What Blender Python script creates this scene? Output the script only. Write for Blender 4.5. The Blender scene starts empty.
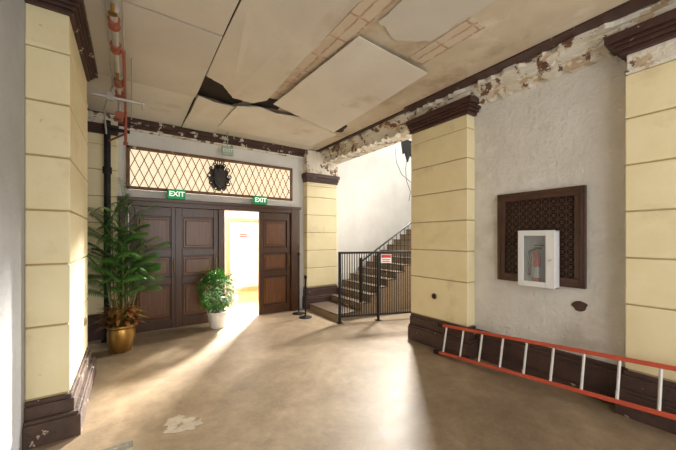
import bpy, math, random
from mathutils import Vector, Matrix
random.seed(7)
scene=bpy.context.scene
COL=scene.collection
scene.view_settings.view_transform='Standard'
scene.view_settings.look='None'

# ---------------------------------------------------------------- materials
def mat(name,c1,c2=None,scale=4,rough=.6,bump=.0,bscale=40,metal=0,patch=None,pscale=2.5,pth=.6,psoft=.03,patch2=None,p2scale=6,p2th=.62,emit=None,estr=0,detail=8,spec=.5,stretch=None):
    m=bpy.data.materials.new(name); m.use_nodes=True
    nt=m.node_tree; N=nt.nodes; L=nt.links
    b=N['Principled BSDF']; b.inputs['Roughness'].default_value=rough; b.inputs['Metallic'].default_value=metal
    b.inputs['Specular IOR Level'].default_value=spec
    tc=N.new('ShaderNodeTexCoord'); mp=N.new('ShaderNodeMapping'); L.new(tc.outputs['Object'],mp.inputs['Vector'])
    if stretch: mp.inputs['Scale'].default_value=stretch
    c2=c2 or tuple(x*.85 for x in c1)
    def noise(s,d=8,off=0):
        n=N.new('ShaderNodeTexNoise'); n.inputs['Scale'].default_value=s; n.inputs['Detail'].default_value=d; n.inputs['Roughness'].default_value=.6
        if off:
            m2=N.new('ShaderNodeMapping'); m2.inputs['Location'].default_value=(off,off*.7,off*1.3); L.new(mp.outputs[0],m2.inputs[0]); L.new(m2.outputs[0],n.inputs['Vector'])
        else: L.new(mp.outputs[0],n.inputs['Vector'])
        return n
    n=noise(scale,detail); r=N.new('ShaderNodeValToRGB'); r.color_ramp.elements[0].position=.35; r.color_ramp.elements[1].position=.68
    r.color_ramp.elements[0].color=(*c1,1); r.color_ramp.elements[1].color=(*c2,1); L.new(n.outputs['Fac'],r.inputs['Fac'])
    out=r.outputs['Color']
    def addp(col,s,th,off,out):
        n2=noise(s,9,off); r2=N.new('ShaderNodeValToRGB'); r2.color_ramp.elements[0].position=th; r2.color_ramp.elements[1].position=th+psoft
        r2.color_ramp.elements[0].color=(0,0,0,1); r2.color_ramp.elements[1].color=(1,1,1,1); L.new(n2.outputs['Fac'],r2.inputs['Fac'])
        mx=N.new('ShaderNodeMix'); mx.data_type='RGBA'; L.new(r2.outputs['Color'],mx.inputs['Factor']); L.new(out,mx.inputs['A']); mx.inputs['B'].default_value=(*col,1)
        return mx.outputs['Result']
    if patch: out=addp(patch,pscale,pth,3.1,out)
    if patch2: out=addp(patch2,p2scale,p2th,7.7,out)
    L.new(out,b.inputs['Base Color'])
    if bump:
        nb=noise(bscale,6,1.3); bp=N.new('ShaderNodeBump'); bp.inputs['Strength'].default_value=bump; bp.inputs['Distance'].default_value=.02
        L.new(nb.outputs['Fac'],bp.inputs['Height']); L.new(bp.outputs[0],b.inputs['Normal'])
    if emit:
        b.inputs['Emission Color'].default_value=(*emit,1); b.inputs['Emission Strength'].default_value=estr
    return m

M={}
M['cream']=mat('cream_paint',(.88,.78,.50),(.82,.71,.43),3,.5,.12,18,patch=(.74,.62,.38),pscale=2.2,pth=.59,psoft=.12,patch2=(.34,.24,.15),p2scale=10,p2th=.69)
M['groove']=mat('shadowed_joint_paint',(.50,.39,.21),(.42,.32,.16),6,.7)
M['plaster']=mat('stained_plaster',(.78,.76,.71),(.69,.665,.61),2.2,.8,1.0,18,patch=(.58,.52,.44),pscale=1.5,pth=.56,psoft=.16,patch2=(.83,.82,.79),p2scale=3,p2th=.58)
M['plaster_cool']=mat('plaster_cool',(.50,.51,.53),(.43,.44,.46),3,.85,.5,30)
M['plaster_white']=mat('white_plaster',(.76,.75,.72),(.67,.655,.62),2,.8,.2,20)
M['ceil']=mat('water_stained_ceiling',(.64,.56,.43),(.53,.44,.32),1.6,.85,.2,12,patch=(.38,.28,.18),pscale=1.3,pth=.54,psoft=.16,patch2=(.74,.69,.59),p2scale=1.9,p2th=.58)
M['sheet']=mat('plywood_sheet_paint',(.69,.64,.55),(.61,.55,.46),1.2,.75,.08,15,patch=(.50,.42,.32),pscale=1.0,pth=.58,psoft=.16)
M['sheetg']=mat('grey_tan_board',(.64,.60,.53),(.57,.52,.45),1.1,.75,.08,15,patch=(.46,.39,.31),pscale=1.1,pth=.58,psoft=.16)
M['sheetw']=mat('white_board',(.75,.71,.64),(.67,.62,.54),1.5,.7,.05,15,patch=(.55,.47,.37),pscale=1.2,pth=.60,psoft=.14)
M['brown']=mat('dark_brown_trim_paint',(.075,.032,.024),(.045,.02,.016),6,.45,.2,30,patch=(.42,.32,.23),pscale=10,pth=.66,psoft=.03)
M['void']=mat('dark_cavity',(.02,.013,.01),(.035,.022,.015),8,.9)
M['peel']=mat('peeling_white_paint',(.80,.76,.67),(.72,.66,.54),4,.8,.8,18,patch=(.20,.11,.07),pscale=6,pth=.57,psoft=.012,patch2=(.58,.44,.29),p2scale=6,p2th=.57)
M['peeldark']=mat('peeling_dark_paint',(.09,.045,.03),(.05,.028,.02),5,.8,.7,22,patch=(.62,.54,.44),pscale=7,pth=.585,psoft=.015)
M['basep']=mat('worn_base_paint',(.085,.042,.032),(.05,.026,.022),5,.6,.6,26,patch=(.40,.31,.23),pscale=9,pth=.65,psoft=.02)
M['basel']=mat('battered_base_paint',(.11,.065,.045),(.06,.036,.028),5,.7,.9,24,patch=(.55,.46,.33),pscale=7,pth=.615,psoft=.02)
M['door']=mat('walnut_door',(.092,.036,.014),(.045,.018,.008),4,.28,.06,50,stretch=(16,16,.8))
M['doorp']=mat('walnut_panel',(.19,.075,.028),(.085,.034,.013),4,.28,.06,50,stretch=(16,16,.8))
M['black']=mat('black_iron',(.008,.008,.009),(.014,.013,.013),8,.5,spec=.3)
M['crest']=mat('dark_carved_bronze',(.035,.022,.014),(.015,.010,.008),12,.35)
M['white']=mat('white_enamel',(.80,.80,.80),(.76,.76,.76),3,.35)
M['grille']=mat('bronze_grille',(.085,.034,.018),(.05,.022,.013),8,.4,.2,40)
M['chrome']=mat('galvanised_steel',(.60,.58,.56),(.48,.46,.44),9,.4,metal=.5)
M['copper']=mat('red_oxide_pipe',(.38,.10,.055),(.28,.08,.045),9,.5)
M['red']=mat('red_paint',(.55,.03,.02),(.5,.03,.02),6,.35)
M['ladder']=mat('orange_fibreglass',(.60,.085,.035),(.48,.07,.03),6,.45,patch=(.7,.4,.3),pscale=12,pth=.70)
M['alu']=mat('aluminium',(.72,.70,.66),(.6,.58,.55),9,.4,metal=.3)
M['leaf']=mat('palm_leaf',(.05,.16,.03),(.13,.30,.06),8,.45)
M['leafb']=mat('bush_leaf',(.04,.16,.018),(.11,.29,.04),8,.55)
M['leafr']=mat('croton_leaf',(.38,.05,.03),(.10,.20,.03),14,.4)
M['stem']=mat('cane_green_brown',(.13,.17,.05),(.2,.15,.07),8,.6)
M['gold']=mat('brass_pot_finish',(.42,.24,.06),(.3,.16,.045),5,.28,.1,12,metal=.75)
M['soil']=mat('soil',(.05,.03,.02),(.09,.06,.04),20,.95,.8,40)
M['green']=mat('exit_green',(.0,.20,.06),(.0,.17,.05),2,.4,emit=(0,.4,.11),estr=.3)
M['greenp']=mat('exit_green_dull',(.34,.46,.36),(.30,.42,.33),2,.5)
M['lit']=mat('exit_letter_white',(.8,.9,.8),None,2,.4,emit=(.85,1,.85),estr=.8)
M['glow']=mat('emissive_frosted_glass',(.7,.6,.42),(.6,.48,.3),3,.3,emit=(1,.84,.58),estr=.85)  # light from behind the transom is put into the pane's own emission
M['lat']=mat('lattice_wood',(.26,.11,.04),(.19,.08,.03),7,.5)
M['winframe']=mat('window_frame_wood',(.20,.09,.035),(.13,.055,.022),5,.5,patch=(.55,.48,.38),pscale=9,pth=.66)
M['oak']=mat('honey_oak',(.70,.46,.22),(.62,.38,.16),5,.4,stretch=(4,4,.6))
M['step']=mat('stair_tread_dark',(.13,.085,.055),(.08,.055,.04),6,.5)
M['riser']=mat('terrazzo_riser',(.36,.26,.16),(.22,.155,.09),30,.6)
M['bright']=mat('vestibule_white',(.88,.87,.85),None,2,.8)
M['slate']=mat('grey_threshold_stone',(.20,.18,.14),(.12,.11,.09),14,.5,.4,40,patch=(.32,.28,.22),pscale=20,pth=.6)
M['skim']=mat('pale_skim_coat',(.44,.38,.30),(.36,.30,.22),7,.8,.4,30,patch=(.25,.18,.12),pscale=12,pth=.55)

def floormat():
    m=bpy.data.materials.new('worn_concrete_floor'); m.use_nodes=True
    nt=m.node_tree;N=nt.nodes;L=nt.links;b=N['Principled BSDF']
    tc=N.new('ShaderNodeTexCoord')
    def ns(s,d=8,r=.6,dist=0,loc=0):
        n=N.new('ShaderNodeTexNoise');n.inputs['Scale'].default_value=s;n.inputs['Detail'].default_value=d;n.inputs['Roughness'].default_value=r;n.inputs['Distortion'].default_value=dist
        mp=N.new('ShaderNodeMapping');mp.inputs['Location'].default_value=(loc,loc*.6,0);L.new(tc.outputs['Object'],mp.inputs[0]);L.new(mp.outputs[0],n.inputs['Vector']);return n
    def over(base,noise_node,lo,hi,amt,col):
        r=N.new('ShaderNodeValToRGB');r.color_ramp.elements[0].position=lo;r.color_ramp.elements[1].position=hi
        r.color_ramp.elements[0].color=(0,0,0,1);r.color_ramp.elements[1].color=(amt,amt,amt,1);L.new(noise_node.outputs[0],r.inputs[0])
        mx=N.new('ShaderNodeMix');mx.data_type='RGBA';L.new(r.outputs[0],mx.inputs['Factor']);L.new(base,mx.inputs['A']);mx.inputs['B'].default_value=(*col,1);return mx.outputs['Result']
    n1=ns(.9,12,.68,.6);r=N.new('ShaderNodeValToRGB')
    e=r.color_ramp.elements;e[0].position=.34;e[0].color=(.20,.145,.09,1);e[1].position=.66;e[1].color=(.37,.285,.19,1)
    k=e.new(.5);k.color=(.28,.208,.135,1)
    L.new(n1.outputs[0],r.inputs[0])
    n2=ns(7,12,.75,.3);r2=N.new('ShaderNodeValToRGB');r2.color_ramp.elements[0].position=.36;r2.color_ramp.elements[0].color=(.80,.79,.78,1);r2.color_ramp.elements[1].position=.62;r2.color_ramp.elements[1].color=(1.08,1.08,1.07,1)
    L.new(n2.outputs[0],r2.inputs[0])
    mx=N.new('ShaderNodeMix');mx.data_type='RGBA';mx.blend_type='MULTIPLY';mx.inputs['Factor'].default_value=1
    L.new(r.outputs[0],mx.inputs['A']);L.new(r2.outputs[0],mx.inputs['B'])
    o=mx.outputs['Result']
    o=over(o,ns(55,5,.6),.60,.70,.3,(.46,.39,.29))
    o=over(o,ns(3.2,14,.75,1.0,3),.60,.68,.32,(.45,.38,.29))
    o=over(o,ns(2.6,12,.72,.8,9),.62,.74,.4,(.13,.09,.06))
    L.new(o,b.inputs['Base Color'])
    b.inputs['Specular IOR Level'].default_value=.45
    rr=N.new('ShaderNodeMapRange');rr.inputs['To Min'].default_value=.33;rr.inputs['To Max'].default_value=.62;L.new(n2.outputs[0],rr.inputs['Value']);L.new(rr.outputs[0],b.inputs['Roughness'])
    bp=N.new('ShaderNodeBump');bp.inputs['Strength'].default_value=.15;bp.inputs['Distance'].default_value=.01;L.new(n2.outputs[0],bp.inputs['Height']);L.new(bp.outputs[0],b.inputs['Normal'])
    return m
M['floor']=floormat()
def stencilmat():
    m=bpy.data.materials.new('faded_stencil_border'); m.use_nodes=True
    nt=m.node_tree;N=nt.nodes;L=nt.links;b=N['Principled BSDF'];b.inputs['Roughness'].default_value=.85
    tc=N.new('ShaderNodeTexCoord');mp=N.new('ShaderNodeMapping');mp.inputs['Rotation'].default_value=(0,0,math.pi/2);mp.inputs['Location'].default_value=(0,.115,0)
    L.new(tc.outputs['Object'],mp.inputs[0]);br=N.new('ShaderNodeTexBrick')
    nd=N.new('ShaderNodeTexNoise');nd.inputs['Scale'].default_value=14;L.new(mp.outputs[0],nd.inputs['Vector'])
    mixv=N.new('ShaderNodeMix');mixv.data_type='VECTOR';mixv.inputs['Factor'].default_value=.035;L.new(mp.outputs[0],mixv.inputs['A']);L.new(nd.outputs['Color'],mixv.inputs['B']);L.new(mixv.outputs['Result'],br.inputs['Vector'])
    br.offset=0;br.inputs['Brick Width'].default_value=.34;br.inputs['Row Height'].default_value=.115;br.inputs['Scale'].default_value=1
    br.inputs['Color1'].default_value=(.64,.54,.41,1);br.inputs['Color2'].default_value=(.55,.42,.30,1);br.inputs['Mortar'].default_value=(.46,.29,.20,1);br.inputs['Mortar Size'].default_value=.012
    n=N.new('ShaderNodeTexNoise');n.inputs['Scale'].default_value=5;n.inputs['Detail'].default_value=10;n.inputs['Roughness'].default_value=.7;L.new(tc.outputs['Object'],n.inputs['Vector'])
    r=N.new('ShaderNodeValToRGB');r.color_ramp.elements[0].position=.48;r.color_ramp.elements[1].position=.60;L.new(n.outputs[0],r.inputs[0])
    mx=N.new('ShaderNodeMix');mx.data_type='RGBA';L.new(r.outputs[0],mx.inputs['Factor']);L.new(br.outputs['Color'],mx.inputs['A']);mx.inputs['B'].default_value=(.63,.56,.44,1)
    L.new(mx.outputs['Result'],b.inputs['Base Color']);return m
M['stencil']=stencilmat()
def glassmat():
    m=bpy.data.materials.new('clear_pane');m.use_nodes=True
    b=m.node_tree.nodes['Principled BSDF'];b.inputs['Base Color'].default_value=(.3,.33,.33,1);b.inputs['Roughness'].default_value=.05;b.inputs['Alpha'].default_value=.28
    return m
M['glass']=glassmat()

# ---------------------------------------------------------------- mesh builder
import bmesh
class MB:
    def __init__(s): s.v=[];s.f=[]
    def box(s,x0,x1,y0,y1,z0,z1):
        n=len(s.v);s.v+=[(x0,y0,z0),(x1,y0,z0),(x1,y1,z0),(x0,y1,z0),(x0,y0,z1),(x1,y0,z1),(x1,y1,z1),(x0,y1,z1)]
        s.f+=[tuple(n+i for i in q) for q in((0,3,2,1),(4,5,6,7),(0,1,5,4),(1,2,6,5),(2,3,7,6),(3,0,4,7))];return s
    def obox(s,p0,p1,w,h,up=(0,0,1)):
        p0=Vector(p0);p1=Vector(p1);d=(p1-p0).normalized();u=Vector(up)
        if abs(d.dot(u))>.99:u=Vector((1,0,0))
        sd=d.cross(u).normalized();u=sd.cross(d).normalized();n=len(s.v)
        for p in(p0,p1):
            for a,b in((-1,-1),(1,-1),(1,1),(-1,1)): s.v.append(tuple(p+sd*a*w/2+u*b*h/2))
        s.f+=[tuple(n+i for i in q) for q in((0,1,2,3),(7,6,5,4),(0,4,5,1),(1,5,6,2),(2,6,7,3),(3,7,4,0))];return s
    def cyl(s,p0,p1,r0,r1=None,seg=14):
        r1=r0 if r1 is None else r1
        p0=Vector(p0);p1=Vector(p1);d=(p1-p0).normalized();u=Vector((0,0,1)) if abs(d.z)<.9 else Vector((1,0,0))
        a=d.cross(u).normalized();b=d.cross(a).normalized();n=len(s.v)
        for p,r in((p0,r0),(p1,r1)):
            for i in range(seg):
                t=2*math.pi*i/seg;s.v.append(tuple(p+a*r*math.cos(t)+b*r*math.sin(t)))
        for i in range(seg):
            j=(i+1)%seg;s.f.append((n+i,n+j,n+seg+j,n+seg+i))
        s.f.append(tuple(n+i for i in range(seg))[::-1]);s.f.append(tuple(n+seg+i for i in range(seg)));return s
    def lathe(s,c,prof,seg=28):
        n=len(s.v);c=Vector(c)
        for r,z in prof:
            for i in range(seg):
                t=2*math.pi*i/seg;s.v.append((c.x+r*math.cos(t),c.y+r*math.sin(t),c.z+z))
        for k in range(len(prof)-1):
            for i in range(seg):
                j=(i+1)%seg;s.f.append((n+k*seg+i,n+k*seg+j,n+(k+1)*seg+j,n+(k+1)*seg+i))
        s.f.append(tuple(n+i for i in range(seg))[::-1]);m=n+(len(prof)-1)*seg;s.f.append(tuple(m+i for i in range(seg)));return s
    def ball(s,c,rx,ry,rz,seg=10,rings=6):
        prof=[(0.001,-1)]+[(math.sin(math.pi*k/rings),-math.cos(math.pi*k/rings)) for k in range(1,rings)]+[(.001,1)]
        n=len(s.v)
        for r,z in prof:
            for i in range(seg):
                t=2*math.pi*i/seg;s.v.append((c[0]+rx*r*math.cos(t),c[1]+ry*r*math.sin(t),c[2]+rz*z))
        for k in range(len(prof)-1):
            for i in range(seg):
                j=(i+1)%seg;s.f.append((n+k*seg+i,n+k*seg+j,n+(k+1)*seg+j,n+(k+1)*seg+i))
        return s
    def prism(s,pts,axis,a,b):
        n=len(s.v);k=len(pts)
        for h in(a,b):
            for p in pts: s.v.append((p[0],p[1],h) if axis=='z' else ((p[0],h,p[1]) if axis=='y' else (h,p[0],p[1])))
        s.f.append(tuple(range(n,n+k))[::-1]);s.f.append(tuple(range(n+k,n+2*k)))
        for i in range(k):
            j=(i+1)%k;s.f.append((n+i,n+j,n+k+j,n+k+i))
        return s
    def obj(s,name,m,bevel=0,smooth=False,parent=None,label=None,category=None,group=None,kind=None):
        me=bpy.data.meshes.new(name)
        xs=[v[0] for v in s.v];ys=[v[1] for v in s.v];zs=[v[2] for v in s.v]
        o=Vector(((min(xs)+max(xs))/2,(min(ys)+max(ys))/2,min(zs)))
        me.from_pydata([tuple(Vector(v)-o) for v in s.v],[],s.f);me.update()
        bm=bmesh.new();bm.from_mesh(me);bmesh.ops.recalc_face_normals(bm,faces=bm.faces);bm.to_mesh(me);bm.free()
        me.materials.append(m)
        ob=bpy.data.objects.new(name,me);COL.objects.link(ob);ob.location=o
        if smooth:
            for p in me.polygons:p.use_smooth=True
            try: me.set_sharp_from_angle(angle=math.radians(40))
            except Exception: pass
        if bevel:
            b=ob.modifiers.new('bevel','BEVEL');b.width=bevel;b.segments=2;b.limit_method='ANGLE'
        if parent:
            ob.parent=parent;ob.location=o-parent.location
        if label:ob['label']=label
        if category:ob['category']=category
        if group:ob['group']=group
        if kind:ob['kind']=kind
        return ob
def empty(name,loc,label,category,group=None,kind=None):
    e=bpy.data.objects.new(name,None);COL.objects.link(e);e.location=loc;e.empty_display_size=.1
    e['label']=label
    e['category']=category
    if group:e['group']=group
    if kind:e['kind']=kind
    return e
def S(mb,name,m,label,cat='structure',bevel=0,smooth=False):
    return mb.obj(name,m,bevel=bevel,smooth=smooth,kind='structure',label=label,category=cat)
def text_obj(body,size,m,name,parent,mtx,depth=.003):
    cu=bpy.data.curves.new(name,'FONT');cu.body=body;cu.size=size;cu.extrude=depth;cu.align_x='CENTER';cu.align_y='CENTER';cu.offset=size*.02
    t=bpy.data.objects.new('tmp_text',cu);COL.objects.link(t)
    bpy.context.view_layer.update()
    me=bpy.data.meshes.new_from_object(t.evaluated_get(bpy.context.evaluated_depsgraph_get()))
    bpy.data.objects.remove(t)
    me.transform(mtx);me.transform(Matrix.Translation(-parent.location));me.materials.clear();me.materials.append(m)
    c=sum((v.co for v in me.vertices),Vector())/len(me.vertices)
    me.transform(Matrix.Translation(-c))
    ob=bpy.data.objects.new(name,me);COL.objects.link(ob);ob.parent=parent;ob.location=c
    return ob

# ---------------------------------------------------------------- room shell
CH=3.6; XL=-.67; XR=3.9; YF=6.2; YB=-2.2
S(MB().box(XL,9.0,YB,YF+.15,-.1,0),'floor',M['floor'],'worn brown sealed concrete lobby floor','floor')
S(MB().box(-1.5,6,YF+.15,9.6,-.1,0),'floor',mat('oak_floor',(.60,.38,.17),(.5,.30,.12),4,.35),'honey coloured vestibule floor outside the doors','floor')
S(MB().box(XL,XR,YB,YF,CH,CH+.1),'ceiling',M['ceil'],'water stained tan lobby ceiling','ceiling')
S(MB().box(XL-.2,XL,YB,YF,0,CH+.1),'wall_left',M['plaster_cool'],'grey plaster side wall','wall')
S(MB().box(XR,XR+.2,YB,3.38,0,5.2),'wall_right',M['plaster'],'stained off-white plaster wall with grille','wall')
S(MB().box(XR,XR+.2,3.38,YF,CH,5.2),'wall_header',M['plaster_white'],'plaster wall above the stair hall opening','wall')
dx0,dx1=-.14,3.16
wf=MB().box(XL-.2,dx0,YF,YF+.15,0,5.2).box(dx1,9,YF,YF+.15,0,5.2).box(dx0,dx1,YF,YF+.15,2.27,2.42).box(dx0,dx1,YF,YF+.15,3.14,5.2)
wf.box(dx0,-.05,YF,YF+.15,2.42,3.14).box(2.97,dx1,YF,YF+.15,2.42,3.14)
S(wf,'wall_far',M['plaster_white'],'white plaster wall holding the entrance doors','wall')
S(MB().box(XR+.2,9,3.18,3.38,0,5.2),'wall_stair_near',M['plaster_white'],'white stair hall wall','wall')
S(MB().box(9,9.15,3.18,YF+.15,0,5.2),'wall_stair_end',M['plaster_white'],'white stair hall end wall','wall')
S(MB().box(XR,9.15,3.18,YF+.15,5.2,5.3),'ceiling',M['plaster_white'],'white stair hall ceiling','ceiling')
S(MB().box(-1.5,6,9.2,9.3,0,3.4),'wall_vestibule',M['bright'],'bright white vestibule wall','wall')
S(MB().box(-1.5,6,YF+.15,9.3,3.4,3.5),'ceiling',M['bright'],'white vestibule ceiling','ceiling')
S(MB().box(-1.6,-1.5,YF+.15,9.3,0,3.4).box(6,6.1,YF+.15,9.3,0,3.4),'wall_vestibule_side',M['bright'],'white vestibule side walls','wall')

def ragged(x0,x1,y0,y1,z0,z1,edge,amp,step,mb):
    ys=[y0]
    while ys[-1]<y1-1e-6: ys.append(min(y1,ys[-1]+random.uniform(step*.3,step)))
    amps=[amp*(random.random()**2.0) for y in ys]
    if edge=='x0':
        pts=[(x1,y0)]+[(x0+a,y) for a,y in zip(amps,ys)]+[(x1,y1)]
        mb.prism(pts,'z',z0,z1)
    else:
        pts=[(y0,z1)]+[(y,z0+a) for a,y in zip(amps,ys)]+[(y1,z1)]
        mb.prism(pts,'x',x0,x1)
    return mb
cor=MB().box(3.74,XR,YB,3.38,3.44,CH-.001).box(3.70,3.74,YB,3.38,3.50,CH-.001)
ragged(3.61,3.70,YB,3.38,3.53,3.58,'x0',.07,.08,cor)
ragged(3.80,XR-.001,YB,2.3,3.36,3.45,'z0',.07,.07,cor)
ragged(3.71,3.74,YB,2.3,3.44,3.5,'z0',.06,.07,cor)
S(cor,'trim_1',M['peel'],'broken peeling white plaster cornice along the side wall','trim')
bm_=MB().box(3.70,XR+.2,3.38,YF-.001,3.36,CH-.001).box(3.64,3.70,3.38,YF-.13,3.46,CH-.001)
ragged(3.57,3.64,3.38,YF-.13,3.52,3.57,'x0',.06,.10,bm_)
ragged(3.68,3.80,3.38,YF-.13,3.31,3.37,'z0',.06,.08,bm_)
S(bm_,'trim_2',M['peel'],'peeling white plaster beam over the stair opening','trim')
S(MB().box(3.47,3.64,YB,3.3,3.578,CH-.002).box(3.52,3.58,3.3,YF-.13,3.575,CH-.002),'trim_3',M['brown'],'dark bare strip beside the cornice','trim')
S(MB().box(XL,3.6,YF-.12,YF-.001,3.50,CH-.002).box(XL,3.6,YF-.06,YF-.001,3.44,3.50),'trim_4',M['peeldark'],'dark peeling cornice above the transom window','trim')
S(MB().box(XL,3.3,YF-.03,YF-.001,3.40,3.44),'trim_15',M['peel'],'peeling cream picture rail above the transom window','trim')
S(MB().box(XL+.001,XL+.12,YB,YF-.12,3.47,CH-.002),'trim_5',M['peeldark'],'dark cornice on the side wall','trim')
S(MB().box(3.85,XR-.001,.86,2.36,0,.30).box(3.82,XR-.001,.86,2.36,0,.08).box(3.83,XR-.001,.86,2.36,.30,.33).box(3.86,XR-.001,.86,2.36,.33,.37),'baseboard_right',M['basep'],'dark brown chipped moulded baseboard','baseboard',bevel=.004)

# ---------------------------------------------------------------- pilasters
def pilaster(x0,x1,y0,y1,flags,joints,label,base_h,capz=(3.26,3.44),basemat=None,ov=1.0,neck=None,bov=1.0,capmat=None):
    gx0,gx1,gy0,gy1=flags
    def g(o,k=None):
        o*=(ov if k is None else k)
        return (x0-o*gx0,x1+o*gx1,y0-o*gy0,y1+o*gy1)
    e=empty('pilaster',((x0+x1)/2,(y0+y1)/2,0),label,'pilaster')
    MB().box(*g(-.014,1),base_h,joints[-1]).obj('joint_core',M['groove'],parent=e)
    sh=MB()
    for a,b in zip(joints[:-1],joints[1:]): sh.box(*g(0),a+.007,b-.007)
    sh.obj('block_shaft',M['cream'],bevel=.008,parent=e)
    MB().box(*g(.004),joints[-1],joints[-1]+.04).box(*g(-.008),joints[-1]+.04,capz[0]).obj('neck_moulding',neck or M['cream'],bevel=.006,parent=e)
    c=MB();z0,z1=capz;h=z1-z0
    c.box(*g(.03),z0,z0+h*.22).box(*g(.06),z0+h*.22,z0+h*.42).box(*g(.085),z0+h*.42,z0+h*.6).box(*g(.12),z0+h*.6,z1)
    c.obj('capital',capmat or M['brown'],bevel=.005,parent=e)
    b=MB();b.box(*g(.075,bov),0,base_h*.52).box(*g(.06,bov),base_h*.52,base_h*.60).box(*g(.03,bov),base_h*.60,base_h*.90).box(*g(.012,bov),base_h*.90,base_h)
    b.obj('base_moulding',basemat or M['basep'],bevel=.005,parent=e)
    if z1<CH-.05: MB().box(*g(.03),z1,CH-.03).obj('entablature_block',M['peel'],bevel=.004,parent=e)
    return e
J6=[.41,1.0,1.42,1.84,2.26,2.68,3.08]
JL=[.34,.90,1.39,1.82,2.25,2.68,3.10]
pilaster(3.72,XR-.001,2.39,3.378,(1,0,1,0),J6,'cream block pilaster with dark brown capital beside the stair opening',.40)
pilaster(3.72,XR-.001,-.3,.82,(1,0,1,1),J6,'cream block pilaster with dark brown capital behind the ladder',.40,neck=M['peel'],bov=.8)
M['capl']=mat('chipped_capital_paint',(.085,.038,.028),(.05,.024,.018),6,.5,.5,26,patch=(.62,.54,.42),pscale=7,pth=.60,psoft=.015)
pilaster(XL+.001,-.405,3.3,4.55,(0,1,1,1),JL,'cream block pilaster with battered worn base on grey wall',.33,capz=(3.42,3.57),basemat=M['basel'],ov=.75,bov=1,capmat=M['capl'])
pilaster(3.27,4.08,6.02,YF-.001,(1,1,1,0),[.50,.92,1.32,1.72,2.12,2.52,2.78],'cream block pilaster between doors and staircase',.48,capz=(2.86,3.06),ov=.4,bov=.4)
pilaster(XL+.002,-.17,6.06,YF-.001,(0,1,1,0),J6,'cream block pilaster in the corner beside the doors',.40,capz=(3.24,3.40),ov=.2,bov=.2)

# ---------------------------------------------------------------- ceiling sheets
def rag_edge(pts,amp,n):
    out=[]
    for i,p in enumerate(pts):
        q=pts[(i+1)%len(pts)];out.append((*p[:2],p[2],))
        for k in range(1,n):
            t=k/n;out.append((p[0]+(q[0]-p[0])*t+random.uniform(-amp,amp),p[1]+(q[1]-p[1])*t+random.uniform(-amp,amp),p[2]+(q[2]-p[2])*t))
    return out
def sheet(pts,z,label,m,th=.009,sag=None,rag=.004):
    n0=len(pts);sag=sag or [0]*n0
    P=rag_edge([(p[0],p[1],s) for p,s in zip(pts,sag)],rag,7)
    mb=MB();n=len(P)
    lo=[(p[0],p[1],z-p[2]) for p in P];hi=[(p[0],p[1],z+th-p[2]) for p in P]
    mb.v=lo+hi;mb.f=[tuple(range(n))[::-1],tuple(range(n,2*n))]+[(i,(i+1)%n,n+(i+1)%n,n+i) for i in range(n)]
    return mb.obj('ceiling_panel',m,label=label,category='ceiling panel',group='loose ceiling panels')
sheet([(1.70,4.14),(1.84,2.34),(2.90,2.38),(2.95,4.47)],3.54,'loose tan sheet hanging below the stained ceiling',M['sheetw'],sag=[.02,-.02,.0,.09])
sheet([(1.28,4.46),(1.6,4.40),(1.9,4.46),(2.3,4.38),(2.6,4.50),(3.15,4.66),(3.18,5.70),(1.28,5.70)],3.560,'off-white board sheet above the transom window',M['sheetw'],sag=[.06,.02,.03,.02,.03,.06,0,0],rag=.010)
sheet([(1.20,5.60),(3.30,5.66),(3.32,6.05),(1.20,6.05)],3.578,'tan board strip beside the dark cornice',M['sheet'])
sheet([(.765,4.46),(1.0,4.50),(1.30,4.60),(1.30,6.05),(.765,6.05)],3.570,'narrow off-white board sheet near the doors',M['sheetw'],sag=[.06,.08,.03,0,0],rag=.006)
sheet([(.768,1.0),(1.58,1.0),(1.60,3.4),(1.62,4.18),(1.46,4.34),(1.16,4.26),(.98,4.04),(.768,3.98)],3.577,'tan ceiling board sheet with ragged end',M['sheet'],sag=[0,0,0,.01,.03,.06,.03,0],rag=.006)
sheet([(-.52,1.0),(.75,1.0),(.75,3.1),(-.52,3.1)],3.578,'cream ceiling board beside the sprinkler pipe',M['sheet'],rag=.002)
sheet([(-.52,3.115),(.75,3.115),(.75,4.6),(-.52,4.65)],3.572,'grey tan ceiling board over the hall',M['sheetg'],sag=[0,.0,.025,.0],rag=.003)
sheet([(-.52,4.665),(.75,4.615),(.75,6.05),(-.52,6.05)],3.578,'cream ceiling board over the plants',M['sheetw'],rag=.003)
sheet([(1.90,1.30),(2.52,1.34),(2.50,2.02),(2.2,2.2),(1.88,2.1)],3.583,'small stained ceiling board between the stencil bands',M['sheetg'],rag=.02)
def void(pts,name,label):
    P=[(p[0],p[1]) for p in rag_edge([(a,b,0) for a,b in pts],.02,4)]
    S(MB().prism(P,'z',3.593,3.599),name,M['void'],label,'trim')
void([(.75,3.86),(.84,3.90),(.98,3.98),(1.14,4.18),(1.32,4.25),(1.36,4.5),(1.26,4.66),(.75,4.6)],'trim_6','dark ragged hole in the ceiling')
void([(1.45,4.25),(1.62,4.16),(1.9,4.1),(1.9,4.46),(1.5,4.5)],'trim_13','dark torn gap between ceiling sheets')
void([(2.70,4.35),(3.1,4.34),(3.22,4.42),(3.30,4.72),(3.0,4.80),(2.8,4.7)],'trim_7','dark ragged gap in the ceiling')
S(MB().box(1.61,1.84,1.0,4.0,3.592,3.598),'trim_8',M['stencil'],'faded stencilled border painted on the ceiling','trim')
S(MB().box(2.55,2.78,1.6,2.36,3.592,3.598),'trim_14',M['stencil'],'short faded stencilled border patch on the ceiling','trim')
S(MB().box(.748,.772,1.0,6.05,3.588,3.599),'trim_9',M['void'],'dark open seam between ceiling boards','trim')

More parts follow.
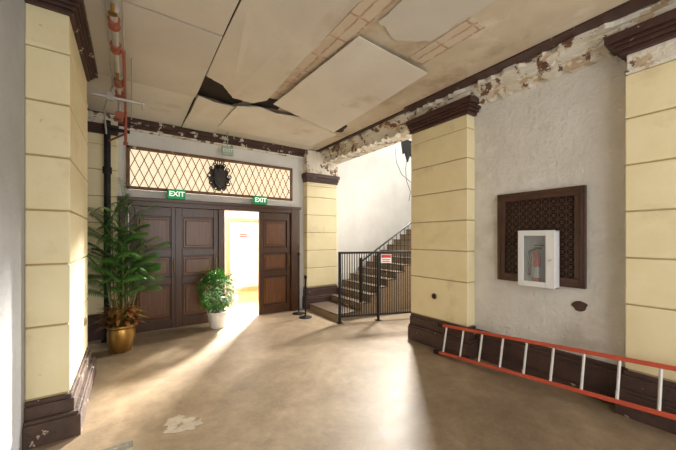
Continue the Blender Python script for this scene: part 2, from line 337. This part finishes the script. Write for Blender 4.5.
# ---------------------------------------------------------------- door frame and leaves
fr=MB().box(-.14,-.02,6.08,YF+.1,0,2.27).box(2.92,3.12,6.08,YF+.1,0,2.27).box(-.02,2.92,6.08,YF+.1,2.14,2.27).box(1.40,1.49,6.10,YF+.1,0,2.14)
fr.box(-.16,3.14,6.05,6.08,2.22,2.28)
S(fr,'trim_10',M['door'],'dark walnut door frame with centre post','trim',bevel=.006)
def leaf(name,label,swing=None,x=0,astragal=False):
    e=empty(name,(x,6.17,0),label,'door',kind='structure')
    w=.71
    b=MB();y0=-.035;y1=.025
    st=.085
    rows=[(.18,.78),(.90,1.28),(1.40,1.98)]
    b.box(.002,st,y0,y1,.005,2.138).box(w-st,w-.002,y0,y1,.005,2.138)
    zz=[.005,.18,.78,.90,1.28,1.40,1.98,2.138]
    for i in range(0,8,2): b.box(st,w-st,y0,y1,zz[i],zz[i+1])
    b.box(st,w-st,y0+.04,y1-.005,.1,2.05)
    if astragal: b.box(-.025,.02,y0-.015,y0,.005,2.138)
    o=b.obj('door_frame_rails',M['door'],bevel=.006)
    p=MB()
    for a,c in rows: p.box(st+.02,w-st-.02,y0+.026,y1-.01,a+.02,c-.02).box(st+.06,w-st-.06,y0+.004,y0+.03,a+.06,c-.06)
    q=p.obj('door_panel',M['doorp'],bevel=.012)
    h=MB().cyl((w-.045,y0-.03,1.0),(w-.045,y0-.03,1.22),.008,seg=8).cyl((w-.045,y0,1.02),(w-.045,y0-.03,1.02),.007,seg=8).cyl((w-.045,y0,1.2),(w-.045,y0-.03,1.2),.007,seg=8).obj('door_handle',M['gold'])
    for k in(o,q,h): k.parent=e
    if swing: e.rotation_euler=(0,0,swing)
    return e
leaf('door_1','closed dark walnut panelled door behind the palm',x=-.02)
leaf('door_2','closed dark walnut panelled door beside the white pot',x=.69,astragal=True)
leaf('door_3','dark walnut panelled door swung open outwards',swing=math.radians(98),x=1.50)
leaf('door_4','closed dark walnut panelled door beside the opening',x=2.21)

S(MB().box(2.32,2.41,9.12,9.199,0,2.20).box(2.41,3.5,9.12,9.199,2.12,2.20).box(3.41,3.5,9.12,9.199,0,2.12).box(2.41,3.41,9.16,9.199,0,.12),'trim_11',M['oak'],'honey oak door frame in the vestibule','trim')
nt=empty('paper_notice',(2.85,9.19,1.5),'white paper notice with red printing on vestibule wall','sign')
MB().box(2.66,2.98,9.185,9.195,1.46,1.76).obj('notice_sheet',M['white'],parent=nt)
for z in(1.70,1.64): MB().box(2.70,2.94,9.18,9.185,z-.018,z+.018).obj('red_line',M['red'],parent=nt)
MB().box(2.70,2.90,9.18,9.185,1.53,1.55).obj('red_line',M['red'],parent=nt)

# ---------------------------------------------------------------- transom window
w=empty('window_1',(1.46,YF-.05,2.42),'wide cream glowing transom window with diamond lattice over the doors','window',kind='structure')
wx0,wx1,wz0,wz1=-.05,2.97,2.42,3.14
MB().box(wx0,wx1,6.13,6.19,wz0,wz0+.05).box(wx0,wx1,6.13,6.19,wz1-.05,wz1).box(wx0,wx0+.05,6.13,6.19,wz0,wz1).box(wx1-.05,wx1,6.13,6.19,wz0,wz1).obj('window_frame',M['winframe'],bevel=.008,parent=w)
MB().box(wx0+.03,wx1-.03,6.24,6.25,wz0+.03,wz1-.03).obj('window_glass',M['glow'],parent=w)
lt=MB()
ix0,ix1,iz0,iz1=wx0+.05,wx1-.05,wz0+.05,wz1-.05
sp=.135;h=iz1-iz0;slope=h/(2*sp)
for sgn in(1,-1):
    for k in range(-6,40):
        xa=ix0+k*sp; xb=xa+h/slope
        za,zb=(iz0,iz1) if sgn>0 else (iz1,iz0)
        pa=[xa,za];pb=[xb,zb]
        if xb>ix0 and xa<ix1:
            if pa[0]<ix0: t=(ix0-xa)/(xb-xa);pa=[ix0,za+(zb-za)*t]
            if pb[0]>ix1: t=(ix1-xa)/(xb-xa);pb=[ix1,za+(zb-za)*t]
            if abs(pb[0]-pa[0])>.01: lt.obox((pa[0],6.2+.004*sgn,pa[1]),(pb[0],6.2+.004*sgn,pb[1]),.012,.012,up=(0,1,0))
lt.obj('window_lattice',M['lat'],parent=w)
cr=MB()
sil=[]
for i in range(72):
    a=2*math.pi*i/72
    k=1+.13*math.cos(9*a+1.57)+.05*math.cos(18*a)
    sil.append((1.42+.175*k*math.cos(a),2.76+.235*k*math.sin(a)))
cr.prism(sil,'y',6.13,6.19)
sh=[(-.10,.14),(-.05,.17),(0,.14),(.05,.17),(.10,.14),(.105,0),(.08,-.12),(0,-.20),(-.08,-.12),(-.105,0)]
cr.prism([(1.42+a,2.74+b) for a,b in sh],'y',6.07,6.13)
cr.prism([(1.42+a*.7,2.74+b*.7) for a,b in sh],'y',6.05,6.07)
cr.lathe((1.42,6.10,2.88),[(.05,0),(.06,.04),(.045,.09),(.02,.11)],12)
for dx in(-.08,-.04,0,.04,.08): cr.cyl((1.42+dx*.5,6.11,2.96),(1.42+dx,6.11,3.06),.014,.008,seg=6).ball((1.42+dx,6.11,3.068),.018,.012,.02)
def scroll(cx,cz,r0,turns,dirn,a0,th):
    p=None;n=22
    for i in range(n+1):
        t=i/n;a=a0+dirn*turns*2*math.pi*t;r=r0*(1-t*.8);q=(cx+r*math.cos(a),6.10,cz+r*math.sin(a))
        if p: cr.cyl(p,q,th*(1-.4*t),th*(1-.4*(t+1/n)),seg=6)
        p=q
for s_ in(-1,1):
    for (ox,oz,r,a) in((.15,.17,.05,math.pi),(.18,.04,.055,math.pi*.8),(.16,-.10,.05,math.pi*.7),(.08,-.20,.045,math.pi*.5),(.08,.25,.04,math.pi)):
        scroll(1.42+s_*ox,2.75+oz,r,1.2,s_,a if s_>0 else math.pi-a,.015)
cr.obj('crest',M['crest'],label='dark carved shield crest with scrolled border on the transom',category='emblem')

# ---------------------------------------------------------------- exit signs
def exit_sign(x,z,label,y=6.05,W=.14,H=.085,ts=.12,back=6.13,hang=False,gm='green',lm='lit'):
    e=empty('exit_sign',(x,y,z-H),label,'exit sign',group='exit signs over the doors')
    mb=MB().box(x-W,x+W,y-.03,y+.03,z-H,z+H)
    if hang: mb.cyl((x,y,z+H),(x,y,3.575),.010,seg=8)
    else: mb.box(x-.02,x+.02,y+.03,back,z-.02,z+.02)
    mb.obj('sign_housing',M[gm],bevel=.006,parent=e)
    text_obj('EXIT',ts,M[lm],'sign_lettering',e,Matrix.Translation((x,y-.034,z))@Matrix.Rotation(math.pi/2,4,'X'))
    return e
exit_sign(.68,2.37,'green lit exit sign on the door header beside palm')
exit_sign(2.20,2.37,'green lit exit sign above the open doorway')
exit_sign(1.50,3.22,'small pale green unlit exit sign hanging from the ceiling',y=5.85,W=.10,H=.08,ts=.09,hang=True,gm='greenp',lm='white')

# ---------------------------------------------------------------- pipes
pp=empty('sprinkler_pipe',(-.1,4.5,3.3),'galvanised and red oxide sprinkler pipes under ceiling','pipe')
MB().cyl((-.11,1.2,3.42),(-.11,4.95,3.42),.028).cyl((-.11,4.95,3.42),(-.11,4.95,3.22),.024).ball((-.11,4.95,3.42),.036,.036,.036).obj('steel_pipe',M['chrome'],smooth=True,parent=pp)
MB().cyl((-.38,4.75,3.36),(.14,4.75,3.36),.020).ball((.14,4.75,3.36),.026,.026,.026).cyl((.14,4.75,3.36),(.14,4.75,3.28),.014).obj('branch_pipe',M['chrome'],smooth=True,parent=pp)
MB().cyl((-.17,1.2,3.46),(-.17,4.6,3.46),.012,seg=8).cyl((-.17,4.6,3.46),(-.30,5.4,3.40),.012,seg=8).cyl((-.30,5.4,3.40),(-.30,5.86,3.2),.012,seg=8).obj('conduit',M['chrome'],smooth=True,parent=pp)
MB().cyl((-.05,1.2,3.48),(-.05,5.5,3.48),.009,seg=8).cyl((.02,3.9,3.50),(.02,5.9,3.50),.009,seg=8).obj('conduit',M['chrome'],smooth=True,parent=pp)
mb=MB();mb.cyl((-.05,3.6,3.40),(-.05,5.35,3.40),.015).cyl((-.05,5.35,3.40),(-.05,5.35,2.98),.018).ball((-.05,5.35,3.40),.024,.024,.024).cyl((-.05,5.35,2.98),(-.05,5.35,2.94),.03).cyl((-.05,5.35,3.1),(-.27,5.88,3.1),.014).cyl((-.11,3.6,3.42),(-.05,3.6,3.40),.015)
mb.obj('red_pipe',M['copper'],smooth=True,parent=pp)
for y in(1.8,2.45,3.2,3.6,4.4,4.75):
    MB().cyl((-.11,y-.05,3.42),(-.11,y+.05,3.42),.038).cyl((-.11,y-.055,3.42),(-.11,y-.04,3.42),.045).cyl((-.11,y+.04,3.42),(-.11,y+.055,3.42),.045).obj('pipe_coupling',M['copper'],smooth=True,parent=pp)
for y in(2.0,3.0,4.2):
    MB().cyl((-.11,y-.01,3.42),(-.11,y+.01,3.42),.040,seg=16).cyl((-.11,y,3.45),(-.11,y,3.565),.007,seg=6).box(-.14,-.08,y-.02,y+.02,3.558,3.566).obj('pipe_hanger',M['chrome'],parent=pp)
for y in(2.9,4.1): MB().cyl((-.11,y,3.42),(-.11,y,3.32),.014).cyl((-.11,y,3.32),(-.11,y,3.312),.032).obj('sprinkler_head',M['gold'],smooth=True,parent=pp)
MB().cyl((-.11,4.95,3.24),(-.11,4.95,3.14),.038,seg=12).cyl((-.11,4.95,3.19),(-.11,4.84,3.19),.010,seg=8).cyl((-.11,4.845,3.19),(-.11,4.832,3.19),.05,seg=16).obj('valve',M['copper'],smooth=True,parent=pp)
MB().box(-.24,-.17,4.72,4.80,3.32,3.42).obj('junction_cover',M['chrome'],bevel=.006,parent=pp)
py_=5.93
st=MB().cyl((-.29,py_,0),(-.29,py_,3.42),.045).cyl((-.29,py_,2.6),(-.29,py_,2.7),.06).cyl((-.29,py_,1.1),(-.29,py_,1.2),.06).cyl((-.29,py_,3.3),(0,py_,3.3),.028).cyl((-.29,py_,0),(-.29,py_,.02),.08)
st.obj('standpipe',M['black'],smooth=True,label='black vertical standpipe in the corner by the doors',category='pipe')

# ---------------------------------------------------------------- grille + cabinet
gy0,gy1,gz0,gz1=1.153,2.06,1.075,2.145
g=empty('ventilation_grille',(XR,1.6,gz0),'dark bronze lattice ventilation grille with moulded wood frame','vent')
f=.095
MB().box(3.85,XR-.001,gy0,gy1,gz0,gz0+f).box(3.85,XR-.001,gy0,gy1,gz1-f,gz1).box(3.85,XR-.001,gy0,gy0+f,gz0+f,gz1-f).box(3.85,XR-.001,gy1-f,gy1,gz0+f,gz1-f).box(3.84,3.85,gy0+.02,gy1-.02,gz0+.02,gz0+.045).box(3.84,3.85,gy0+.02,gy1-.02,gz1-.045,gz1-.02).box(3.84,3.85,gy0+.02,gy0+.045,gz0+.045,gz1-.045).box(3.84,3.85,gy1-.045,gy1-.02,gz0+.045,gz1-.045).obj('grille_frame',M['grille'],bevel=.006,parent=g)
MB().box(3.892,XR-.002,gy0+f,gy1-f,gz0+f,gz1-f).obj('grille_backing',M['void'],parent=g)
la=MB();iy0,iy1,iz0,iz1=gy0+f,gy1-f,gz0+f,gz1-f
n=9
for i in range(n+1):
    y=iy0+(iy1-iy0)*i/n;la.box(3.878,3.884,y-.004,y+.004,iz0,iz1)
m_=11
for i in range(m_+1):
    z=iz0+(iz1-iz0)*i/m_;la.box(3.874,3.88,iy0,iy1,z-.004,z+.004)
for i in range(n):
    for j in range(m_):
        yc=iy0+(iy1-iy0)*(i+.5)/n;zc=iz0+(iz1-iz0)*(j+.5)/m_
        la.cyl((3.876,yc,zc),(3.884,yc,zc),.016,seg=8)
        la.obox((3.88,yc-.035,zc-.035),(3.88,yc+.035,zc+.035),.006,.006,up=(1,0,0)).obox((3.88,yc-.035,zc+.035),(3.88,yc+.035,zc-.035),.006,.006,up=(1,0,0))
la.obj('grille_lattice',M['grille'],parent=g)
cy0,cy1,cz0,cz1=1.377,1.751,1.055,1.685
cb=empty('extinguisher_cabinet',(3.8,1.56,cz0),'white metal fire extinguisher cabinet mounted over the grille','cabinet')
MB().box(3.832,3.84,cy0,cy1,cz0,cz1).box(3.745,3.832,cy0,cy0+.01,cz0,cz1).box(3.745,3.832,cy1-.01,cy1,cz0,cz1).box(3.745,3.832,cy0,cy1,cz0,cz0+.01).box(3.745,3.832,cy0,cy1,cz1-.01,cz1).obj('cabinet_body',M['white'],parent=cb)
d=MB();fx=3.725
d.box(fx,3.745,cy0,cy0+.09,cz0,cz1).box(fx,3.745,cy1-.06,cy1,cz0,cz1).box(fx,3.745,cy0+.09,cy1-.06,cz0,cz0+.06).box(fx,3.745,cy0+.09,cy1-.06,cz1-.06,cz1)
dr=d.obj('cabinet_door',M['white'],bevel=.004,parent=cb)
gl=MB().box(3.735,3.738,cy0+.085,cy1-.055,cz0+.055,cz1-.055).obj('door_glass',M['glass']);gl.parent=dr;gl.location=gl.location-cb.location-dr.location
hh=MB().cyl((3.725,cy0+.045,1.36),(3.705,cy0+.045,1.36),.015,seg=12).obj('door_latch',M['chrome']);hh.parent=dr;hh.location=hh.location-cb.location-dr.location
fe=empty('fire_extinguisher',(3.787,1.58,cz0+.012),'red fire extinguisher with black hose inside the cabinet','fire extinguisher')
MB().lathe((3.787,1.58,cz0+.0125),[(.036,0),(.041,.02),(.041,.32),(.032,.365),(.012,.39),(.012,.41)],20).obj('cylinder_body',M['red'],smooth=True,parent=fe)
MB().lathe((3.787,1.58,cz0+.10),[(.0415,0),(.0415,.12)],20).obj('paper_band',M['chrome'],smooth=True,parent=fe)
MB().box(3.777,3.797,1.53,1.60,cz0+.415,cz0+.44).box(3.777,3.797,1.51,1.60,cz0+.455,cz0+.470).cyl((3.787,1.6,cz0+.42),(3.787,1.655,cz0+.39),.010,seg=8).cyl((3.787,1.655,cz0+.39),(3.787,1.655,cz0+.12),.010,.015,seg=8).obj('valve_and_hose',M['black'],parent=fe)
MB().prism([(1.215+.065*math.cos(t)*(1+.15*math.sin(3*t)+.1*math.cos(5*t)),.885+.055*math.sin(t)) for t in[i*math.pi/9 for i in range(18)]],'x',XR-.008,XR-.0005).obj('plaster_hole',M['brown'],label='ragged brown hole in plaster below the grille',category='wall hole')
def outlet(x,y,z,axis,label):
    e=empty('junction_box',(x,y,z),label,'junction box',group='open junction boxes')
    MB().cyl((x,y,z),(x+axis*.012,y,z),.048,seg=18).obj('cover_ring',M['groove'],parent=e);MB().cyl((x+axis*.010,y,z),(x+axis*.014,y,z),.038,seg=16).obj('box_opening',M['void'],parent=e)
outlet(3.719,2.92,.74,-1,'open round electrical box low on cream pilaster by ladder')
outlet(-.404,4.25,.70,1,'open round electrical box low on cream pilaster by plants')

# ---------------------------------------------------------------- ladder
lad=empty('ladder',(3.5,1.1,0),'long orange fibreglass ladder lying on edge against the wall','ladder')
Ya,Yb=2.73,-.6
def LP(y,v):
    t=(Ya-y)/(Ya-Yb); z=.030+.26*t+v*.355; x=3.50+.085*v
    return (x,y,z)
for v in(0,1): MB().obox(LP(Ya,v),LP(Yb,v),.030,.038,up=(.2,0,1)).obj('side_rail',M['ladder'],bevel=.004,parent=lad)
y=Ya-.12
while y>Yb+.05:
    MB().cyl(LP(y,.03),LP(y,.97),.0125,seg=12).obj('rung',M['alu'],smooth=True,parent=lad);y-=.255
for v in(0,1):
    p=LP(Ya,v);MB().box(p[0]-.022,p[0]+.022,p[1]-.06,p[1]+.02,p[2]-.026,p[2]+.026).obj('foot_pad',M['black'],bevel=.005,parent=lad)
MB().box(3.43,3.56,-.55,-.35,0,.238).obj('wood_block',M['oak'],bevel=.006,label='scrap wooden block propping the ladder',category='wood block')

# ---------------------------------------------------------------- staircase
sx,sy0,sy1=3.62,4.84,YF-.002
run,rise,ns=.25,.142,19
stc=empty('staircase',(sx,5.5,0),'broad terrazzo staircase with dark treads rising beside wall','staircase')
def xe(i): return sx+i*run
def sl(i):
    xs=3.30 if i==0 else xe(i)
    return xs,sy0,(sy1 if xe(i)>4.1 else 5.95)
b=MB()
for i in range(ns):
    xs,y0,ys=sl(i); b.box(xs,xe(i)+run+.001,y0,ys,0,(i+1)*rise-.025)
b.box(xe(ns),8.99,3.4,sy1,ns*rise-.25,ns*rise-.025)
b.obj('stair_body',M['riser'],parent=stc)
for i in range(ns):
    xs,y0,ys=sl(i)
    MB().box(xs-.025,xe(i)+run,y0-.02,ys,(i+1)*rise-.025,(i+1)*rise).obj('tread',M['step'],bevel=.006,parent=stc)
ba=empty('stair_railing',(4.5,4.90,.5),'black wrought iron stair railing with thin balusters','railing')
yr=4.90
mb=MB();mb.obox((xe(1)+.04,yr,rise*2+.86-.034),(xe(16)+.1,yr,rise*17+.86),.04,.028)
mb.obj('handrail',M['black'],bevel=.005,parent=ba)
for i in range(1,16):
    for o in(.06,.18):
        x=xe(i)+o;zt=rise*2+.86+(x-xe(1)-.1)/run*rise
        MB().cyl((x,yr,(i+1)*rise),(x,yr,zt),.007,seg=6).obj('baluster',M['black'],parent=ba)
MB().box(xe(1)+.02,xe(1)+.07,yr-.025,yr+.025,rise*2,rise*2+.86).ball((xe(1)+.045,yr,rise*2+.88),.035,.035,.035).obj('newel_post',M['black'],parent=ba)

A=Vector((3.26,4.72,0));B=Vector((4.72,4.20,0))
fn=empty('picket_fence',A,'black steel picket gate barrier blocking the staircase','fence')
D=(B-A)
for z,t_ in((1.32,.04),(.12,.03)):
    MB().obox(A+Vector((0,0,z)),B+Vector((0,0,z)),t_,t_).obj('rail',M['black'],parent=fn)
for t in(0,.5,1):
    p=A+D*t
    mb=MB();mb.box(p.x-.020,p.x+.020,p.y-.020,p.y+.020,0,1.34).box(p.x-.05,p.x+.05,p.y-.05,p.y+.05,0,.012).obj('post',M['black'],parent=fn)
for i in range(1,32):
    if i==16: continue
    p=A+D*(i/32)
    MB().cyl((p.x,p.y,.10),(p.x,p.y,1.31),.008,seg=6).obj('picket',M['black'],parent=fn)
sg=A+D*.60
ds=D.normalized();nrm=Vector((ds.y,-ds.x,0))
sn=empty('warning_sign',(sg.x,sg.y,1.10),'small red and white warning sign wired to fence','sign')
c0=sg+nrm*.026
MB().obox(c0-ds*.11+Vector((0,0,1.20)),c0+ds*.11+Vector((0,0,1.20)),.006,.17).obj('sign_plate',M['white'],parent=sn)
c1=sg+nrm*.031
MB().obox(c1-ds*.10+Vector((0,0,1.245)),c1+ds*.10+Vector((0,0,1.245)),.004,.06).obj('red_heading',M['red'],parent=sn)
for z in(1.18,1.145): MB().obox(c1-ds*.08+Vector((0,0,z)),c1+ds*.08+Vector((0,0,z)),.004,.015).obj('red_line',M['red'],parent=sn)

wr=empty('hanging_wires',(4.9,4.6,3.0),'loose black wires and broken trim dangling in stair hall','wires')
mb=MB();mb.prism([(4.78,3.72),(5.2,3.72),(5.2,3.3),(5.05,3.42),(4.98,3.25),(4.9,3.45),(4.84,3.40)],'y',4.60,4.64).cyl((5.0,4.62,3.7),(5.0,4.62,5.2),.012,seg=6)
mb.obj('broken_trim',M['black'],parent=wr)
def wire(pts,name='wire'):
    mb=MB()
    for a,b_ in zip(pts[:-1],pts[1:]): mb.cyl(a,b_,.006,seg=5)
    mb.obj(name,M['black'],parent=wr)
wire([(4.95,4.6,3.35),(4.90,4.6,3.1),(4.92,4.6,2.85),(5.05,4.6,2.6),(5.0,4.6,2.4)])
wire([(4.6,4.6,5.2),(4.58,4.6,3.6),(4.62,4.6,3.2),(4.78,4.6,2.95),(5.1,4.6,2.8)])

# ---------------------------------------------------------------- stanchions
def stanchion(x,y,h,label,r=.018):
    e=empty('stanchion',(x,y,0),label,'stanchion')
    MB().lathe((x,y,0),[(.13,0),(.13,.012),(.05,.03),(.025,.04)],24).obj('base',M['black'],smooth=True,parent=e)
    MB().cyl((x,y,.03),(x,y,h-.06),r,seg=14).obj('pole',M['black'],smooth=True,parent=e)
    MB().lathe((x,y,h-.07),[(.026,0),(.03,.01),(.03,.06),(.018,.075)],16).obj('top_cap',M['black'],smooth=True,parent=e)
stanchion(2.95,5.80,1.30,'tall slim black post standing beside the door frame',.013)
stanchion(2.92,5.44,.85,'short black belt stanchion near the staircase foot')

S(MB().box(XL+.01,.02,1.6,2.90,0,.005),'trim_12',M['slate'],'grey stone threshold slab set in floor','trim')
P=[(p[0],p[1]) for p in rag_edge([(.22,2.88,0),(.36,2.80,0),(.50,2.82,0),(.52,2.93,0),(.42,2.98,0),(.36,3.10,0),(.27,3.04,0)],.03,5)]
S(MB().prism(P,'z',0,.003),'trim_16',M['skim'],'pale peeled patch of floor coating','trim')

# ---------------------------------------------------------------- plants
def cl(c):
    if c.x<.05: c.x=max(c.x,-.60)
    c.y=min(max(c.y,4.74),5.86)
    if c.y>5.78 and c.x<-.2: c.y=5.78
    return c
def blade(mb,p,d,L,wd,droop,segs=4,up=Vector((0,0,1)),clamp=False):
    p=Vector(p);d=Vector(d).normalized();side=d.cross(up)
    if side.length<.01: side=Vector((1,0,0))
    side.normalize();n=len(mb.v);q=p.copy()
    for i in range(segs+1):
        t=i/segs;ww=wd*math.sin(math.pi*(.12+.88*t)) if t<1 else .0005
        for c in(q-side*ww/2,q+side*ww/2):
            if clamp: cl(c)
            mb.v.append(tuple(c))
        d=(d+Vector((0,0,-droop/segs))).normalized();q=q+d*L/segs
    for i in range(segs): a=n+2*i;mb.f.append((a,a+1,a+3,a+2))
pc=Vector((-.10,5.30,0))
pl=empty('potted_palm',pc,'tall slender cane palm with tiered fronds in a brass-toned pot','potted plant')
MB().lathe(pc,[(.11,0),(.13,.02),(.165,.17),(.17,.27),(.155,.33),(.175,.35),(.175,.38),(.155,.38),(.15,.34)],32).obj('pot',M['gold'],smooth=True,parent=pl)
MB().cyl(pc+Vector((0,0,.30)),pc+Vector((0,0,.35)),.148,seg=24).obj('soil',M['soil'],parent=pl)
lf=MB()
def frond(p,a,up0,Lr,segs=11):
    d=Vector((math.cos(a),math.sin(a),up0)).normalized();pts=[p.copy()];q=p.copy()
    for i in range(segs):
        t=i/segs;d=(d+Vector((0,0,-.15*(t+.1)))).normalized();q=cl(q+d*Lr/segs);pts.append(q.copy())
    for i in range(segs): lf.cyl(pts[i],pts[i+1],.004*(1-i/segs)+.0015,.004*(1-(i+1)/segs)+.0015,seg=4)
    for i in range(2,segs+1):
        for sub in(0,.5):
            q=pts[i] if sub==0 or i==segs else pts[i].lerp(pts[i+1],.5)
            dd=(pts[min(i+1,segs)]-pts[i-1]).normalized();sd=dd.cross(Vector((0,0,1)))
            sd=sd.normalized() if sd.length>.05 else Vector((1,0,0))
            LL=.18*math.sin(math.pi*min(1,i/segs)*.8+.35)+.03
            for s_ in(-1,1): blade(lf,q,dd*.8+sd*s_*.7,LL,.018,1.0,3,clamp=True)
canes=[(.0,.0,1.95),(.05,.03,1.75),(-.06,.02,1.85),(.03,-.06,1.5),(-.04,-.05,1.30),(.07,-.02,1.12),(-.09,-.01,1.6),(.0,.07,1.0),(.05,.06,.85),(-.03,.05,.72),(.08,.01,1.4)]
for k,(ox,oy,hh_) in enumerate(canes):
    base=pc+Vector((ox,oy,.34));top=pc+Vector((ox*2.6+(-.08 if k%2 else .05),oy*2,.34+hh_*.84));cl(top)
    mid=base.lerp(top,.5)+Vector((ox*.3,oy*.3,0))
    st=MB();st.cyl(base,mid,.010,.008,seg=7).cyl(mid,top,.008,.005,seg=7)
    for j in range(1,6):
        r_=base.lerp(mid,j/6);st.cyl(r_,r_+Vector((0,0,.008)),.012,seg=7)
    st.obj('stem',M['stem'],parent=pl)
    nf=8
    for j in range(nf):
        t=j/(nf-1);p=mid.lerp(top,t)
        a=j*2.4+k*1.3+random.uniform(-.3,.3)
        frond(p,a,random.uniform(.8,1.6)+(1.6 if j==nf-1 else 0),random.uniform(.36,.56))
lf.obj('foliage',M['leaf'],parent=pl)
cro=MB()
for k in range(300):
    a=random.uniform(0,6.28);r=random.uniform(.02,.16);p=pc+Vector((math.cos(a)*r,math.sin(a)*r,.35+random.uniform(0,.26)))
    blade(cro,p,(math.cos(a),math.sin(a),random.uniform(.1,1.6)),random.uniform(.12,.24),.055,.9,4,clamp=True)
cro.obj('undergrowth_foliage',M['leafr'],parent=pl)
bc=Vector((1.30,5.74,0))
bu=empty('potted_shrub',bc,'bright green leafy shrub in a round white pot','potted plant')
MB().lathe(bc,[(.12,0),(.13,.01),(.16,.24),(.175,.25),(.175,.29),(.155,.29),(.15,.25)],32).obj('pot',M['white'],smooth=True,parent=bu)
MB().cyl(bc+Vector((0,0,.20)),bc+Vector((0,0,.26)),.145,seg=24).obj('soil',M['soil'],parent=bu)
s=MB();c=MB()
for k in range(16):
    a=random.uniform(0,6.28);s.cyl(bc+Vector((0,0,.25)),bc+Vector((math.cos(a)*.15,math.sin(a)*.15,random.uniform(.55,.8))),.008,.003,seg=5)
for k in range(2800):
    u=Vector((random.gauss(0,1),random.gauss(0,1),random.gauss(0,1))).normalized();r=random.uniform(.45,1)**.5
    bump=1+.12*math.sin(5*math.atan2(u.y,u.x)+2)+.10*math.sin(7*u.z)
    p=bc+Vector((u.x*.34*r*bump,u.y*.25*r*bump,.66+u.z*.34*r*bump))
    p.y=min(p.y,6.04)
    blade(c,p,(u+Vector((random.uniform(-.6,.6),random.uniform(-.6,.2),random.uniform(-.3,.8)))),random.uniform(.035,.06),.03,.6,3)
s.obj('stem',M['stem'],parent=bu);c.obj('foliage',M['leafb'],parent=bu)

# ---------------------------------------------------------------- lights
def area(name,loc,target,sx_,sy_,power,col=(1,1,1),spread=None):
    l=bpy.data.lights.new(name,'AREA');l.shape='RECTANGLE';l.size=sx_;l.size_y=sy_;l.energy=power;l.color=col
    if spread: l.spread=math.radians(spread)
    o=bpy.data.objects.new(name,l);COL.objects.link(o);o.location=loc
    o.rotation_euler=(Vector(target)-Vector(loc)).to_track_quat('-Z','Y').to_euler();return o
area('rear_fill',(2.0,-2.0,1.9),(2.3,4,1.9),3.4,2.8,100,(1,.98,.94))  # added unseen fill behind the camera, brightens hall and ceiling from the front
area('vestibule_light',(2.0,7.8,3.35),(2.0,7.8,0),4,2,260,(1,.96,.90))
area('vestibule_daylight',(4.2,8.9,2.9),(.7,4.8,0),.5,.5,330,(1,.94,.84),spread=55)
area('stair_window_light',(6.3,5.75,4.2),(2.5,2.6,0),.5,.5,190,(1,.95,.87),spread=90)
area('stair_fill',(6.5,4.6,5.1),(6.0,5,0),3,2,90,(1,.98,.95))
w=bpy.data.worlds.new('world');scene.world=w;w.use_nodes=True
w.node_tree.nodes['Background'].inputs[0].default_value=(.97,.97,1,1);w.node_tree.nodes['Background'].inputs[1].default_value=.75

cam=bpy.data.cameras.new('camera');co=bpy.data.objects.new('camera',cam);COL.objects.link(co)
cam.sensor_width=36;cam.lens=305*36/676;cam.shift_y=13/676;cam.clip_start=.05
co.location=(0,0,1.6);co.rotation_euler=(math.pi/2,0,-math.radians(34.3));scene.camera=co
